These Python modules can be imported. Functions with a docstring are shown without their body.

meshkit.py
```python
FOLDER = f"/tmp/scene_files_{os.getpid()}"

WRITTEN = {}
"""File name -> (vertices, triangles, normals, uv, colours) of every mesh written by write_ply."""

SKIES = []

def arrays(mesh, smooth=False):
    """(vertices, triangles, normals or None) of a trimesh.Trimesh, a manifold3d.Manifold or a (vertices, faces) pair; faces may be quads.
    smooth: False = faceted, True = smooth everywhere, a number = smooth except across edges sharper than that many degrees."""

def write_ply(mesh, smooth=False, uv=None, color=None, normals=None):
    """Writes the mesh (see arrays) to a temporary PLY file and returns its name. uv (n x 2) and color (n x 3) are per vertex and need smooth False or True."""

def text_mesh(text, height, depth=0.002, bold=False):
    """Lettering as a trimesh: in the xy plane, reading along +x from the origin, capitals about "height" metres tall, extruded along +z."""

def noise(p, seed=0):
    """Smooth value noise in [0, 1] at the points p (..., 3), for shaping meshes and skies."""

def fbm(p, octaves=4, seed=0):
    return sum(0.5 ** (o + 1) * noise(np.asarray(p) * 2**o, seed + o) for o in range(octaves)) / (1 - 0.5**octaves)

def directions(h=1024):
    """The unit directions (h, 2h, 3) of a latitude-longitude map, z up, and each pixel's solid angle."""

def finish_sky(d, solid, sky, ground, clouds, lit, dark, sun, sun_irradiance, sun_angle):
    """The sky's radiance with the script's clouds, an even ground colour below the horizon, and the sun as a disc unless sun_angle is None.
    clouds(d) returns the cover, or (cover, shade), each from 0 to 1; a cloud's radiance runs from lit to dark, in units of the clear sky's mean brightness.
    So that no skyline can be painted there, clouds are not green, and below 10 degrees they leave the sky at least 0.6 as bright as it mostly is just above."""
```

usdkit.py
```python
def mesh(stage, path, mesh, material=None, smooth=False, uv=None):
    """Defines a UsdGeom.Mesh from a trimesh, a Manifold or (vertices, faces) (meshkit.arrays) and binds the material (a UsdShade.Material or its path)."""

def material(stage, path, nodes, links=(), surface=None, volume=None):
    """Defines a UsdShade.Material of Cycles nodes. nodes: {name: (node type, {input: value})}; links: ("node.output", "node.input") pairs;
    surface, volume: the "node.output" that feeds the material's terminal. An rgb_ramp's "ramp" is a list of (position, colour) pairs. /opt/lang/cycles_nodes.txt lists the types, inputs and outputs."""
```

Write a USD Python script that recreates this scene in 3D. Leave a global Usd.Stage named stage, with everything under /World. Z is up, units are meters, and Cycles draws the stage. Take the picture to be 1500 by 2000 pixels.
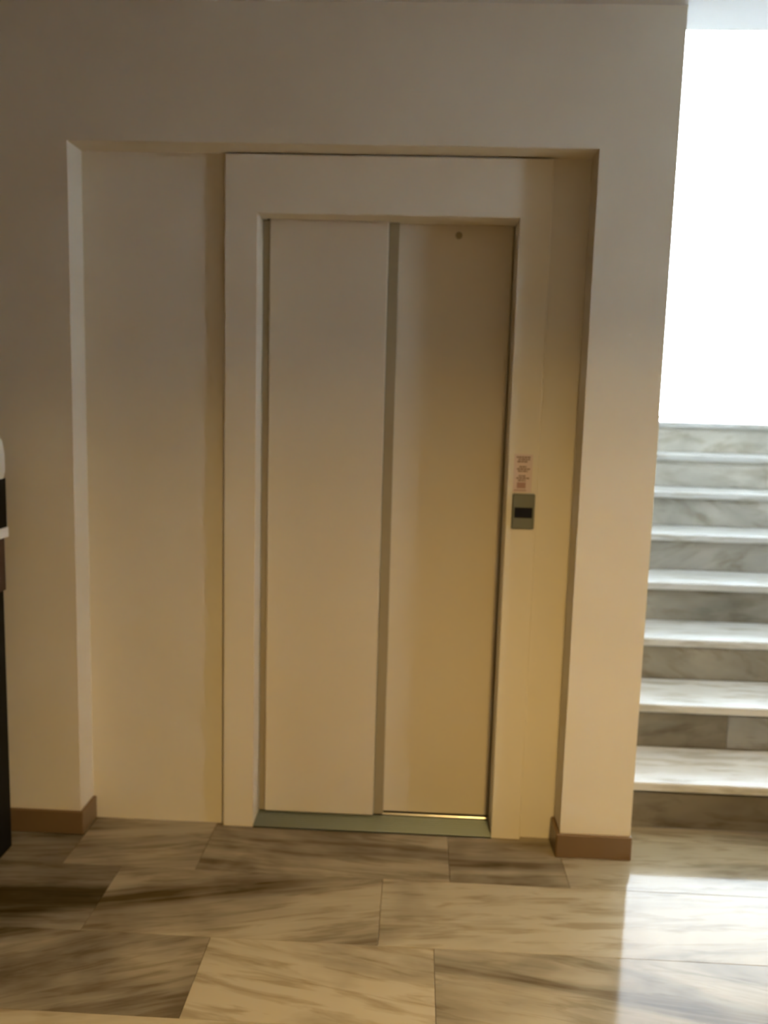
import math, random
import numpy as np, trimesh, manifold3d as m3, usdkit
from pxr import Usd, UsdGeom, UsdLux, UsdShade, Gf, Sdf

stage = Usd.Stage.CreateInMemory()
UsdGeom.SetStageUpAxis(stage, UsdGeom.Tokens.z)
UsdGeom.SetStageMetersPerUnit(stage, 1.0)
UsdGeom.Xform.Define(stage, '/World')
UsdGeom.Scope.Define(stage, '/World/Looks')

# ------------------------------------------------------------------ camera
F_PX, PITCH, ROLL, YAW = 1666.0, -7.6029, 1.5817, 2.218
CX, CD, CH = -0.2137, 2.6051, 1.4479
cam = UsdGeom.Camera.Define(stage, '/World/camera')
pi_, ro_, ya_ = map(math.radians, (PITCH, ROLL, YAW))
fw = np.array([-math.sin(ya_)*math.cos(pi_), math.cos(ya_)*math.cos(pi_), math.sin(pi_)])
rt = np.array([math.cos(ya_), math.sin(ya_), 0.0]); up = np.cross(rt, fw)
r2 = rt*math.cos(ro_) + up*math.sin(ro_); u2 = -rt*math.sin(ro_) + up*math.cos(ro_)
mat = Gf.Matrix4d(*r2, 0, *u2, 0, *(-fw), 0, CX, -CD, CH, 1)
cam.AddTransformOp().Set(mat)
cam.CreateHorizontalApertureAttr(36.0)
cam.CreateVerticalApertureAttr(48.0)
cam.CreateFocalLengthAttr(F_PX*36.0/1500)
cam.CreateClippingRangeAttr(Gf.Vec2f(0.05, 100))
cam.CreateFStopAttr(4.0)                   # the photograph is slightly out of focus
cam.CreateFocusDistanceAttr(1.5)
cam.CreateExposureAttr(0.0)

# ------------------------------------------------------------------ sky and lamps
DAY = 14.0                                 # overcast sky, seen through the stair window
LAMP = 690.0                               # warm ceiling downlight of the hall, behind the camera
dome = UsdLux.DomeLight.Define(stage, '/World/sky')
dome.CreateColorAttr(Gf.Vec3f(0.81, 0.945, 1.09))
dome.CreateIntensityAttr(DAY)
LAMP_AT = (0.36, -2.50)                    # round downlight; its deep dark can keeps the light off the upper walls
LAMP_COLOR = (1.0, 0.645, 0.22)
CAN, LAMP_R = 0.096, 0.15
CEIL = 2.569

# ------------------------------------------------------------------ measures (metres; wall face at y = 0)
RD, FY = 0.1101, 0.0873                    # recess depth, face of the lift's frame
XL, XR, XE = -1.2845, 0.2797, 0.5037       # recess left and right, end of the pier
FLO, FLI, FRI, FRO = -0.8331, -0.7318, 0.0696, 0.1648
ZT, ZB = 2.1788, 0.0794
SY, RISE, GO = 0.2191, 0.1702, 0.3015
X0, X1, Y0, Y1, ZTOP = -3.2, 2.95, -8.0, 3.6, 5.2
SLAB_Y = 0.165

# ------------------------------------------------------------------ helpers
used = {}
def numbered(path):
    n = used.get(path, -1) + 1
    used[path] = n
    return path if n == 0 else '%s_%03d' % (path, n)

def keys(prim, label=None, cat=None, group=None, kind=None):
    for k, v in (('label', label), ('category', cat), ('group', group), ('kind', kind)):
        if v: prim.SetCustomDataByKey(k, v)
    return prim

def obj(name, mesh, m, parent=None, smooth=False, **kw):
    base = str(parent.GetPath()) if parent is not None else '/World'
    p = usdkit.mesh(stage, numbered(base + '/' + name), mesh, m, smooth=smooth).GetPrim()
    return keys(p, **kw)

def thing(name, **kw):
    return keys(UsdGeom.Xform.Define(stage, numbered('/World/' + name)).GetPrim(), **kw)

def struct(name, mesh, m, parent=None, **kw):
    return obj(name, mesh, m, parent, kind=None if parent is not None else 'structure', **kw)

def box(x0, x1, y0, y1, z0, z1):
    return m3.Manifold.cube((x1-x0, y1-y0, z1-z0)).translate((x0, y0, z0))

def bev(x0, x1, y0, y1, z0, z1, b=0.002):
    """a box with chamfered edges"""
    b = min(b, (x1-x0)*.45, (y1-y0)*.45, (z1-z0)*.45)
    pts = []
    for sx in (0, 1):
        for sy in (0, 1):
            for sz in (0, 1):
                x, y, z = (x0, x1)[sx], (y0, y1)[sy], (z0, z1)[sz]
                dx, dy, dz = (b if s == 0 else -b for s in (sx, sy, sz))
                pts += [(x, y+dy, z+dz), (x+dx, y, z+dz), (x+dx, y+dy, z)]
    return m3.Manifold.hull_points(np.array(pts, float))

def tri(m):
    a = m.to_mesh()
    return trimesh.Trimesh(a.vert_properties[:, :3], a.tri_verts, process=False)

# ------------------------------------------------------------------ materials
L = '/World/Looks/'
def paint(name, col, rough=0.6, grain=0.03, scale=60, spec=0.4):
    c1 = [c*(1-grain) for c in col]; c2 = [min(1, c*(1+grain)) for c in col]
    return usdkit.material(stage, L+name, {
        'tc': ('texture_coordinate', {}),
        'n': ('noise_texture', {'scale': 2.2, 'detail': 4.0}),
        'r': ('rgb_ramp', {'ramp': [(0.3, c1), (0.7, c2)]}),
        'f': ('noise_texture', {'scale': float(scale), 'detail': 3.0}),
        'b': ('bump', {'strength': 0.08, 'distance': 0.004}),
        'p': ('principled_bsdf', {'roughness': rough, 'specular_ior_level': spec})},
        [('tc.object', 'n.vector'), ('tc.object', 'f.vector'), ('n.fac', 'r.fac'), ('f.fac', 'b.height'),
         ('r.color', 'p.base_color'), ('b.normal', 'p.normal')], surface='p.BSDF')

def plain(name, col, rough=0.5, metal=0.0, **kw):
    return usdkit.material(stage, L+name, {'p': ('principled_bsdf', {'base_color': col, 'roughness': rough, 'metallic': metal, **kw})}, [], surface='p.BSDF')

def brushed(name, col, rough=0.35):
    return usdkit.material(stage, L+name, {
        'tc': ('texture_coordinate', {}), 'm': ('mapping', {'scale': (2.0, 300.0, 300.0)}),
        'n': ('noise_texture', {'scale': 3.0, 'detail': 3.0}),
        'r': ('map_range', {'to_min': rough-0.06, 'to_max': rough+0.1}),
        'p': ('principled_bsdf', {'base_color': col, 'metallic': 1.0})},
        [('tc.object', 'm.vector'), ('m.vector', 'n.vector'), ('n.fac', 'r.value'), ('r.result', 'p.roughness')], surface='p.BSDF')

def marble(name, seed, angle=8.0, light=(0.62, 0.555, 0.455), dark=(0.12, 0.09, 0.05), pos=0.5, contrast=0.10, rough=0.09, stretch=7.0, plane='floor', spec=0.036):
    """beige marble with long brown streaks; each slab has its own cut: angle, shift and tone"""
    rnd = random.Random(seed)
    a = math.radians(angle)
    rot = (0, 0, a) if plane == 'floor' else (0, a, 0)
    sc = (1.0, stretch, stretch)
    mid = tuple(0.5*(l+d) for l, d in zip(light, dark))
    return usdkit.material(stage, L+name, {
        'tc': ('texture_coordinate', {}),
        'm0': ('mapping', {'rotation': rot, 'location': (rnd.uniform(-9, 9), rnd.uniform(-9, 9), rnd.uniform(-9, 9))}),
        'm': ('mapping', {'scale': sc}),
        'n': ('noise_texture', {'scale': 0.95, 'detail': 6.0, 'roughness': 0.55, 'distortion': 0.9}),
        'n2': ('noise_texture', {'scale': 2.2, 'detail': 3.0, 'roughness': 0.5, 'distortion': 0.8}),
        'mx': ('mix_float', {'fac': 0.38}),
        'r': ('rgb_ramp', {'ramp': [(max(0, pos-1.5*contrast), dark), (pos-0.25*contrast, mid), (pos+contrast, light), (1.0, tuple(min(1, c*1.12) for c in light))]}),
        'n3': ('noise_texture', {'scale': 4.5, 'detail': 4.0, 'roughness': 0.55, 'distortion': 0.5}),
        'v': ('rgb_ramp', {'ramp': [(0.50, (1, 1, 1)), (0.66, (.62, .58, .50))]}),
        'mm': ('mix_color', {'blend_type': 'multiply', 'fac': 0.8}),
        'p': ('principled_bsdf', {'roughness': rough, 'specular_ior_level': spec})},
        [('tc.object', 'm0.vector'), ('m0.vector', 'm.vector'), ('m.vector', 'n.vector'), ('m0.vector', 'n2.vector'), ('m.vector', 'n3.vector'),
         ('n.fac', 'mx.a'), ('n2.fac', 'mx.b'), ('mx.result', 'r.fac'), ('n3.fac', 'v.fac'), ('r.color', 'mm.a'), ('v.color', 'mm.b'), ('mm.result', 'p.base_color')], surface='p.BSDF')

M_wall = paint('wall_paint', (0.76, 0.715, 0.615), 0.62)
M_darkwall = paint('unseen_dark_wall', (0.16, 0.10, 0.055), 0.55, 0.2, 20)     # invented dark finish for the unseen far walls, cuts bounce light
M_wall2 = paint('stairwell_paint', (0.86, 0.86, 0.85), 0.62)
M_ceil = paint('ceiling_paint', (0.58, 0.58, 0.575), 0.7)
M_frame = paint('frame_enamel', (0.78, 0.73, 0.62), 0.38, 0.01, 200)
M_panel = paint('door_enamel', (0.70, 0.64, 0.53), 0.34, 0.01, 200)
M_base = paint('baseboard_stone', (0.165, 0.105, 0.05), 0.35, 0.12)
M_grout = plain('grout', (0.30, 0.25, 0.18), 0.8)
M_alu = brushed('sill_aluminium', (0.30, 0.35, 0.33), 0.42)
M_seal2 = plain('groove_steel', (0.07, 0.075, 0.06), 0.6, 0.2)
M_bead = plain('polished_steel', (0.9, 0.88, 0.84), 0.22, 0.9)
M_seal = plain('green_grey_steel', (0.33, 0.28, 0.18), 0.5, 0.0)
M_dark = plain('shaft_dark', (0.05, 0.045, 0.04), 0.8)
M_plate = brushed('plate_steel', (0.24, 0.25, 0.19), 0.42)
M_black = plain('display_black', (0.006, 0.006, 0.012), 0.25)
M_paper = plain('sticker_paper', (0.72, 0.60, 0.56), 0.6)
M_ink = plain('sticker_ink', (0.24, 0.14, 0.08), 0.6)
M_pink = plain('sticker_red', (0.42, 0.26, 0.21), 0.6)
M_white = plain('white_plastic', (0.82, 0.84, 0.85), 0.35)
M_stand = plain('stand_black', (0.004, 0.004, 0.004), 0.6, specular_ior_level=0.15)
M_red = plain('stand_redbrown', (0.045, 0.018, 0.013), 0.5)
M_winframe = plain('window_frame_white', (0.82, 0.83, 0.84), 0.4)
M_glass = usdkit.material(stage, L+'pane_glass', {
    'f': ('fresnel', {'IOR': 1.45}), 't': ('transparent_bsdf', {'color': (0.97, 0.98, 0.98)}), 'g': ('glossy_bsdf', {'roughness': 0.0, 'color': (1, 1, 1)}),
    'x': ('mix_closure', {})}, [('f.fac', 'x.fac'), ('t.BSDF', 'x.closure1'), ('g.BSDF', 'x.closure2')], surface='x.closure')

# ------------------------------------------------------------------ the setting
wall = box(X0, XE, 0, 0.36, 0, CEIL) - box(XL, XR, -0.1, RD, -0.1, ZT) - box(FLO-.0004, FRO+.0004, 0, 0.30, -0.1, ZT-.004)
wall = wall + box(XE-0.15, XE, 0.30, Y1, 0, ZTOP)
struct('wall_back', wall, M_wall)
struct('wall_left', box(X0-.15, X0, Y0-.15, 0.36, 0, CEIL), M_darkwall)
HY0, HY1, HZ0, HZ1 = -1.36, -1.00, 1.52, 2.36      # added opening in the right wall, out of view, cool light for the pier
struct('wall_right', box(X1, X1+.15, Y0-.15, -1.6, 0, CEIL+.28), M_darkwall)
struct('wall_right', box(X1, X1+.15, -1.5995, Y1+.15, 0, ZTOP) - box(X1-1, X1+1, HY0, HY1, HZ0, HZ1), M_wall)
struct('wall_front', box(X0, X1, Y0-.15, Y0, 0, CEIL), M_darkwall)
WX0, WX1, WZ0, WZ1 = XE+.06, X1-.02, 8*RISE, 5.0
struct('wall_stairwell', box(XE-.15, X1, Y1, Y1+.15, 0, ZTOP) - box(WX0, WX1, Y1-1, Y1+1, WZ0, WZ1), M_wall2)
struct('wall_upper', box(XE-.15, X1, 0.0, SLAB_Y, CEIL+.28, ZTOP), M_wall2)
struct('ceiling', box(X0-.15, X1, Y0-.15, 0.0, CEIL, CEIL+.28) + box(XE, X1, -0.01, SLAB_Y, CEIL, CEIL+.28), M_ceil)
struct('ceiling_stairwell', box(XE-.15, X1+.15, 0.0, Y1+.15, ZTOP, ZTOP+.15), M_ceil)

# baseboards: front strip and the return into the recess
BT = 0.013
struct('baseboard_left', bev(X0, XL+BT, -BT, -.0005, 0, ZB, .003) + bev(XL+.0005, XL+BT, -BT, RD-.002, 0, ZB, .003), M_base)
struct('baseboard_right', bev(XR-BT, XE+.004, -BT, -.0005, 0, ZB, .003) + bev(XR-BT, XR-.0005, -BT, RD-.002, 0, ZB, .003), M_base)

# floor: marble slabs in rows of about 31 cm
floor = thing('floor', kind='structure')
struct('base', box(X0, X1, Y0, SY+.1, -0.06, -0.012), M_grout, floor)
ROWS = [0.125, -0.183, -0.503, -0.807, -1.115, -1.425, -1.735, -2.045, -2.355, -2.665]
JOINTS = [[X0, -1.95, -1.27, -0.857, -0.076, 0.285, 1.12, 1.75, 2.35, X1],
          [X0, -1.78, -1.085, -0.28, 0.96, 1.6, 2.3, X1],
          [X0, -2.1, -1.42, -0.73, -0.13, 0.82, 1.5, 2.2, X1],
          [X0, -1.9, -1.2, -0.47, 0.2, 0.85, 1.5, 2.2, X1]]
LT, DK = (0.37, 0.325, 0.24), (0.07, 0.049, 0.02)
def shade(c, k): return tuple(min(1.0, v*k) for v in c)
# (row, column): seed, streak angle, brightness, ramp position
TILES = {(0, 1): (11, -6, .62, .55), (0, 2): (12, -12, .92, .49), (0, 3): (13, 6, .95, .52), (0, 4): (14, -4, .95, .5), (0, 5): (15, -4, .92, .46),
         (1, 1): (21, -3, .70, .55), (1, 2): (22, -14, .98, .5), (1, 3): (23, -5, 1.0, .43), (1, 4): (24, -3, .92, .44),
         (2, 1): (31, 22, .82, .5), (2, 2): (32, -22, .82, .51), (2, 3): (33, 12, 1.06, .41), (2, 4): (34, 10, .9, .49), (2, 5): (35, -5, 1.1, .43),
         (3, 1): (41, -4, 1.1, .42), (3, 2): (42, -4, 1.1, .42), (3, 3): (43, 9, 1.0, .45), (3, 4): (44, 6, 1.0, .45)}
rnd = random.Random(5)
G = 0.0006
for r in range(len(ROWS)-1):
    js = JOINTS[r] if r < 4 else [X0] + sorted(rnd.uniform(-.12, .12) + X0 + .3*(r % 2) + k*0.66 for k in range(1, 7)) + [X1]
    for c in range(len(js)-1):
        seed, ang, br, pos = TILES.get((r, c), (100+10*r+c, rnd.uniform(-15, 15), rnd.uniform(.85, 1.08), rnd.uniform(.45, .53)))
        m = marble('marble_floor_%d_%d' % (r, c), seed, ang, shade(LT, br), shade(DK, br), pos)
        dz = rnd.uniform(-.0002, 0)
        obj('tile', bev(js[c]+G, js[c+1]-G, ROWS[r+1]+G, ROWS[r]-G, -0.012, dz, .0006), m, floor)
# the narrow cut strip before the first riser
for k, (a, b) in enumerate([(XE, 1.25), (1.25, X1)]):
    obj('tile', bev(a+G, b-G, ROWS[0]+G, SY-.001, -0.012, 0, .0012), marble('marble_cut_%d' % k, 70+k, 3, shade(LT, 1.0), shade(DK, 1.0), .5), floor)
# behind the photographer the same stone runs on
obj('slab', bev(X0+G, X1-G, Y0, ROWS[-1]-G, -0.012, 0, .0012), marble('marble_rest', 99, 5, LT, DK, .5), floor)

# ------------------------------------------------------------------ staircase
st = thing('staircase', label='flight of grey marble stairs rising right of the pier towards the bright window', cat='stairs')
SX0, SX1 = XE+.0005, X1-.001
body = None
for k in range(8):
    b = box(SX0+.002, SX1-.002, SY+k*GO+.021, Y1-.001 if k == 7 else SY+8*GO, 0 if k == 0 else k*RISE-.03, (k+1)*RISE-.031)
    body = b if body is None else body + b
obj('core', body, M_grout, st)
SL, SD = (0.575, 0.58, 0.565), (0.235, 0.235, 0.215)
for k in range(8):
    y = SY + k*GO
    br = (.46, .56, .7, .85, 1.0, 1.12, 1.22, 1.3)[k]        # light falloff painted in: lower risers darker, upper ones lighter
    warm = (1.0, .955-.015*(4-min(k, 4)), .9-.05*(4-min(k, 4)))  # warm lamplight tinted into the lower riser colours
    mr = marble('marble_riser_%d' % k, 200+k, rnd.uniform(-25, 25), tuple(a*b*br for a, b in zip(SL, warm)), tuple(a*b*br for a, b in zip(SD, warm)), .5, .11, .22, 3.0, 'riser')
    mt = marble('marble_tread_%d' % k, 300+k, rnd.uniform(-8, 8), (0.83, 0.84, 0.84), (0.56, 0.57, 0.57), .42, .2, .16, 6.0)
    z0, z1 = k*RISE + (.0006 if k else 0), (k+1)*RISE-.031
    cut = 1.42 if k != 1 else 0.98          # where two riser slabs meet
    if k == 1:
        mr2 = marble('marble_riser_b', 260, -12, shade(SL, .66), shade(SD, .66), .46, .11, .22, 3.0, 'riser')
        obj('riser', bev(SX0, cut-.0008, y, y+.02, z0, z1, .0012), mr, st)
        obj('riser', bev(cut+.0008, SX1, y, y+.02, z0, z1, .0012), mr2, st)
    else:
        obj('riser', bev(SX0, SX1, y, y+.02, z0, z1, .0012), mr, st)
    if k < 7:
        obj('tread', bev(SX0, SX1, y-.02, y+GO-.0006, z1+.0005, (k+1)*RISE, .003), mt, st)
    else:
        obj('landing', bev(SX0, SX1, y-.02, Y1-.001, z1+.0005, (k+1)*RISE, .003), mt, st, label='bright marble landing at the top of the stairs')

# ------------------------------------------------------------------ stair window: two tall lights reaching the landing
w = thing('window_1', kind='structure')
fz0, fz1, fy0, fy1 = WZ0+.001, WZ1, Y1+.04, Y1+.10
MX = 1.30
obj('window_frame', box(WX0, WX1, fy0, fy1, fz0, fz1) - box(WX0+.05, MX-.03, fy0-1, fy1+1, fz0+.02, fz1-.05) - box(MX+.03, WX1-.03, fy0-1, fy1+1, fz0+.02, fz1-.05), M_winframe, w)
obj('pane', box(WX0+.05, MX-.03, fy0+.025, fy0+.031, fz0+.02, fz1-.05), M_glass, w)
obj('pane', box(MX+.03, WX1-.03, fy0+.025, fy0+.031, fz0+.02, fz1-.05), M_glass, w)

w2 = thing('added_window_2', kind='structure')  # added unseen window, there only to light the pier from the right
obj('window_frame', box(X1+.04, X1+.09, HY0, HY1, HZ0, HZ1) - box(X1, X1+.2, HY0+.03, HY1-.03, HZ0+.03, HZ1-.03), M_winframe, w2)
obj('pane', box(X1+.06, X1+.066, HY0+.03, HY1-.03, HZ0+.03, HZ1-.03), M_glass, w2)

# ------------------------------------------------------------------ the lift entrance
el = thing('elevator_entrance', label='cream two-panel sliding lift door in a white frame, set in the wall recess', cat='elevator')
PB = 0.26
obj('frame', bev(FLO, FRO, FY, PB, 0.0003, ZT-.006, .003) - box(FLI, FRI, FY-1, PB+1, -1, 2.0) - box(FLI, FRI, 0.174, 1, -1, 2.1)
    + box(-0.329, FRI+.01, .15, .212, 2.0, 2.04), M_frame, el)
obj('shaft_back', box(FLO, FRO, PB+.002, .298, 0, ZT-.01), M_dark, el)
PZ0 = 0.016
lp = obj('door_panel', bev(-0.708, -0.331, .178, .205, PZ0, 2.03, .003), M_panel, el, label='left sliding door panel, standing in front of the other')
obj('edge_strip', bev(-0.330, -0.297, .190, .2125, PZ0, 1.999, .002), M_seal, lp, label='narrow dark strip along the panel edge')
obj('edge_strip', bev(FLI+.0005, -0.7085, .184, .205, PZ0, 1.999, .002), M_seal, lp, label='narrow dark strip beside the left jamb')
rp = obj('door_panel', bev(-0.345, FRI-.003, .215, .24, PZ0, 2.038, .003), M_panel, el, label='right sliding door panel, set behind the other')
kh = trimesh.creation.cylinder(0.011, 0.004, sections=24)
kh.apply_transform(trimesh.transformations.rotation_matrix(math.pi/2, (1, 0, 0))); kh.apply_translation((-0.108, .2132, 1.968))
hole = trimesh.creation.cylinder(0.0035, 0.003, sections=16)
hole.apply_transform(trimesh.transformations.rotation_matrix(math.pi/2, (1, 0, 0))); hole.apply_translation((-0.108, .2105, 1.968))
ks = obj('release_lock', kh, M_seal, rp, smooth=30, label='small round grey lock near the top')
# grooved sill: plate, ribs and the bright bead before the right panel
sl = obj('sill', box(FLI+.0005, FRI-.0005, FY, .259, 0.0003, .003), M_seal2, el, label='grooved grey-green metal threshold')
NR = 8
for k in range(NR):
    ya = FY + .001 + k*0.0142
    obj('rib', bev(FLI+.0005, FRI-.0005, ya, ya+.0088, .003, .0095, .0015), M_alu, sl)
obj('bead', m3.Manifold.cylinder(FRI-.001+.3295, .0045, .0045, 32).rotate((0, 90, 0)).translate((-0.3295, .2078, .0095)), M_bead, sl, smooth=40, label='thin bright steel bead in front of the right door panel')

# ------------------------------------------------------------------ call plate and sticker on the right jamb
cp = thing('call_panel', label='dark metal lift call plate with a black window on the right jamb', cat='control panel')
pl = bev(.0865, .1575, FY-.009, FY-.0004, 1.049, 1.161, .003) - box(.0935, .1505, FY-.02, FY-.006, 1.0845, 1.1180)
obj('plate', pl, M_plate, cp)
obj('display_window', bev(.0936, .1504, FY-.0078, FY-.0055, 1.0846, 1.1179, .0006), M_black, cp)

sk = thing('sticker', label='small pinkish notice with dark print stuck above the lift call plate', cat='notice')
obj('paper', box(.0865, .1445, FY-.0012, FY-.0004, 1.1655, 1.285), M_paper, sk)
yb0, yb1 = FY-.0017, FY-.0012
rr = random.Random(3)
lines = [(1.276, .094, .138), (1.269, .100, .136), (1.262, .097, .131), (1.246, .104, .126), (1.239, .097, .138), (1.232, .100, .130), (1.217, .103, .124), (1.210, .096, .136), (1.203, .101, .125)]
for z, a, b in lines:                        # print too blurred to read: uneven dashes
    x = a
    bars = None
    while x < b-.002:
        wd = min(rr.uniform(.004, .011), b-x)
        q = box(x, x+wd, yb0, yb1, z-.0022, z+.0022); bars = q if bars is None else bars + q
        x += wd + .0015
    obj('print_line', bars, M_ink, sk)
obj('print_block', box(.098, .126, yb0, yb1, 1.178, 1.197), M_pink, sk, label='faded red block')
obj('print_line', box(.090, .128, yb0, yb1, 1.170, 1.1735), M_pink, sk)

# ------------------------------------------------------------------ the thing cut off by the left edge
bs = thing('black_stand', label='black floor stand with a white rounded top, cut off by the left edge', cat='stand')
BX, BY, BW = -1.64, -0.245, 0.172
def rounded(hw, hd, z0, z1, rad, inset=0.0):
    cs = m3.CrossSection.square((2*(hw-rad), 2*(hd-rad)), True).offset(rad-inset, m3.JoinType.Round, 2.0, 32)
    return cs.extrude(z1-z0).translate((BX, BY, z0))
obj('body', rounded(.170, .155, 0.0, .835, .01), M_stand, bs)
obj('front_band', rounded(.178, .155, .8352, 1.0, .01), M_red, bs, label='dark red-brown band')
obj('ledge', rounded(.190, .158, 1.0002, 1.030, .01), M_white, bs, label='white ledge')
obj('upper_body', rounded(.187, .155, 1.0302, 1.178, .01), M_stand, bs)
layers = []
for ins, z in ((.004, 1.1785), (0, 1.20), (0, 1.25), (.004, 1.29), (.014, 1.325), (.04, 1.35), (.08, 1.362), (.12, 1.368)):
    cs = m3.CrossSection.square((2*(.193-.03-ins), 2*(.158-.03-ins)), True).offset(.03, m3.JoinType.Round, 2.0, 32)
    layers += [(x+BX, y+BY, z) for x, y in cs.to_polygons()[0]]
top = m3.Manifold.hull_points(np.array(layers, float))
obj('top', top, M_white, bs, smooth=50, label='white rounded top')

# ------------------------------------------------------------------ warm ceiling downlight (behind the camera)
t = thing('ceiling_downlight', label='round ceiling downlight with a dark can and warm glow before the lift door', cat='lamp')
ring = m3.CrossSection.circle(LAMP_R+.012, 64) - m3.CrossSection.circle(LAMP_R+.001, 64)
obj('can', ring.extrude(CAN).translate((LAMP_AT[0], LAMP_AT[1], CEIL-CAN-.0005)), M_dark, t, smooth=40)
d = UsdLux.DiskLight.Define(stage, str(t.GetPath()) + '/bulb')
d.CreateRadiusAttr(LAMP_R); d.CreateColorAttr(Gf.Vec3f(*LAMP_COLOR)); d.CreateIntensityAttr(LAMP)
d.AddTranslateOp().Set((LAMP_AT[0], LAMP_AT[1], CEIL-.004))
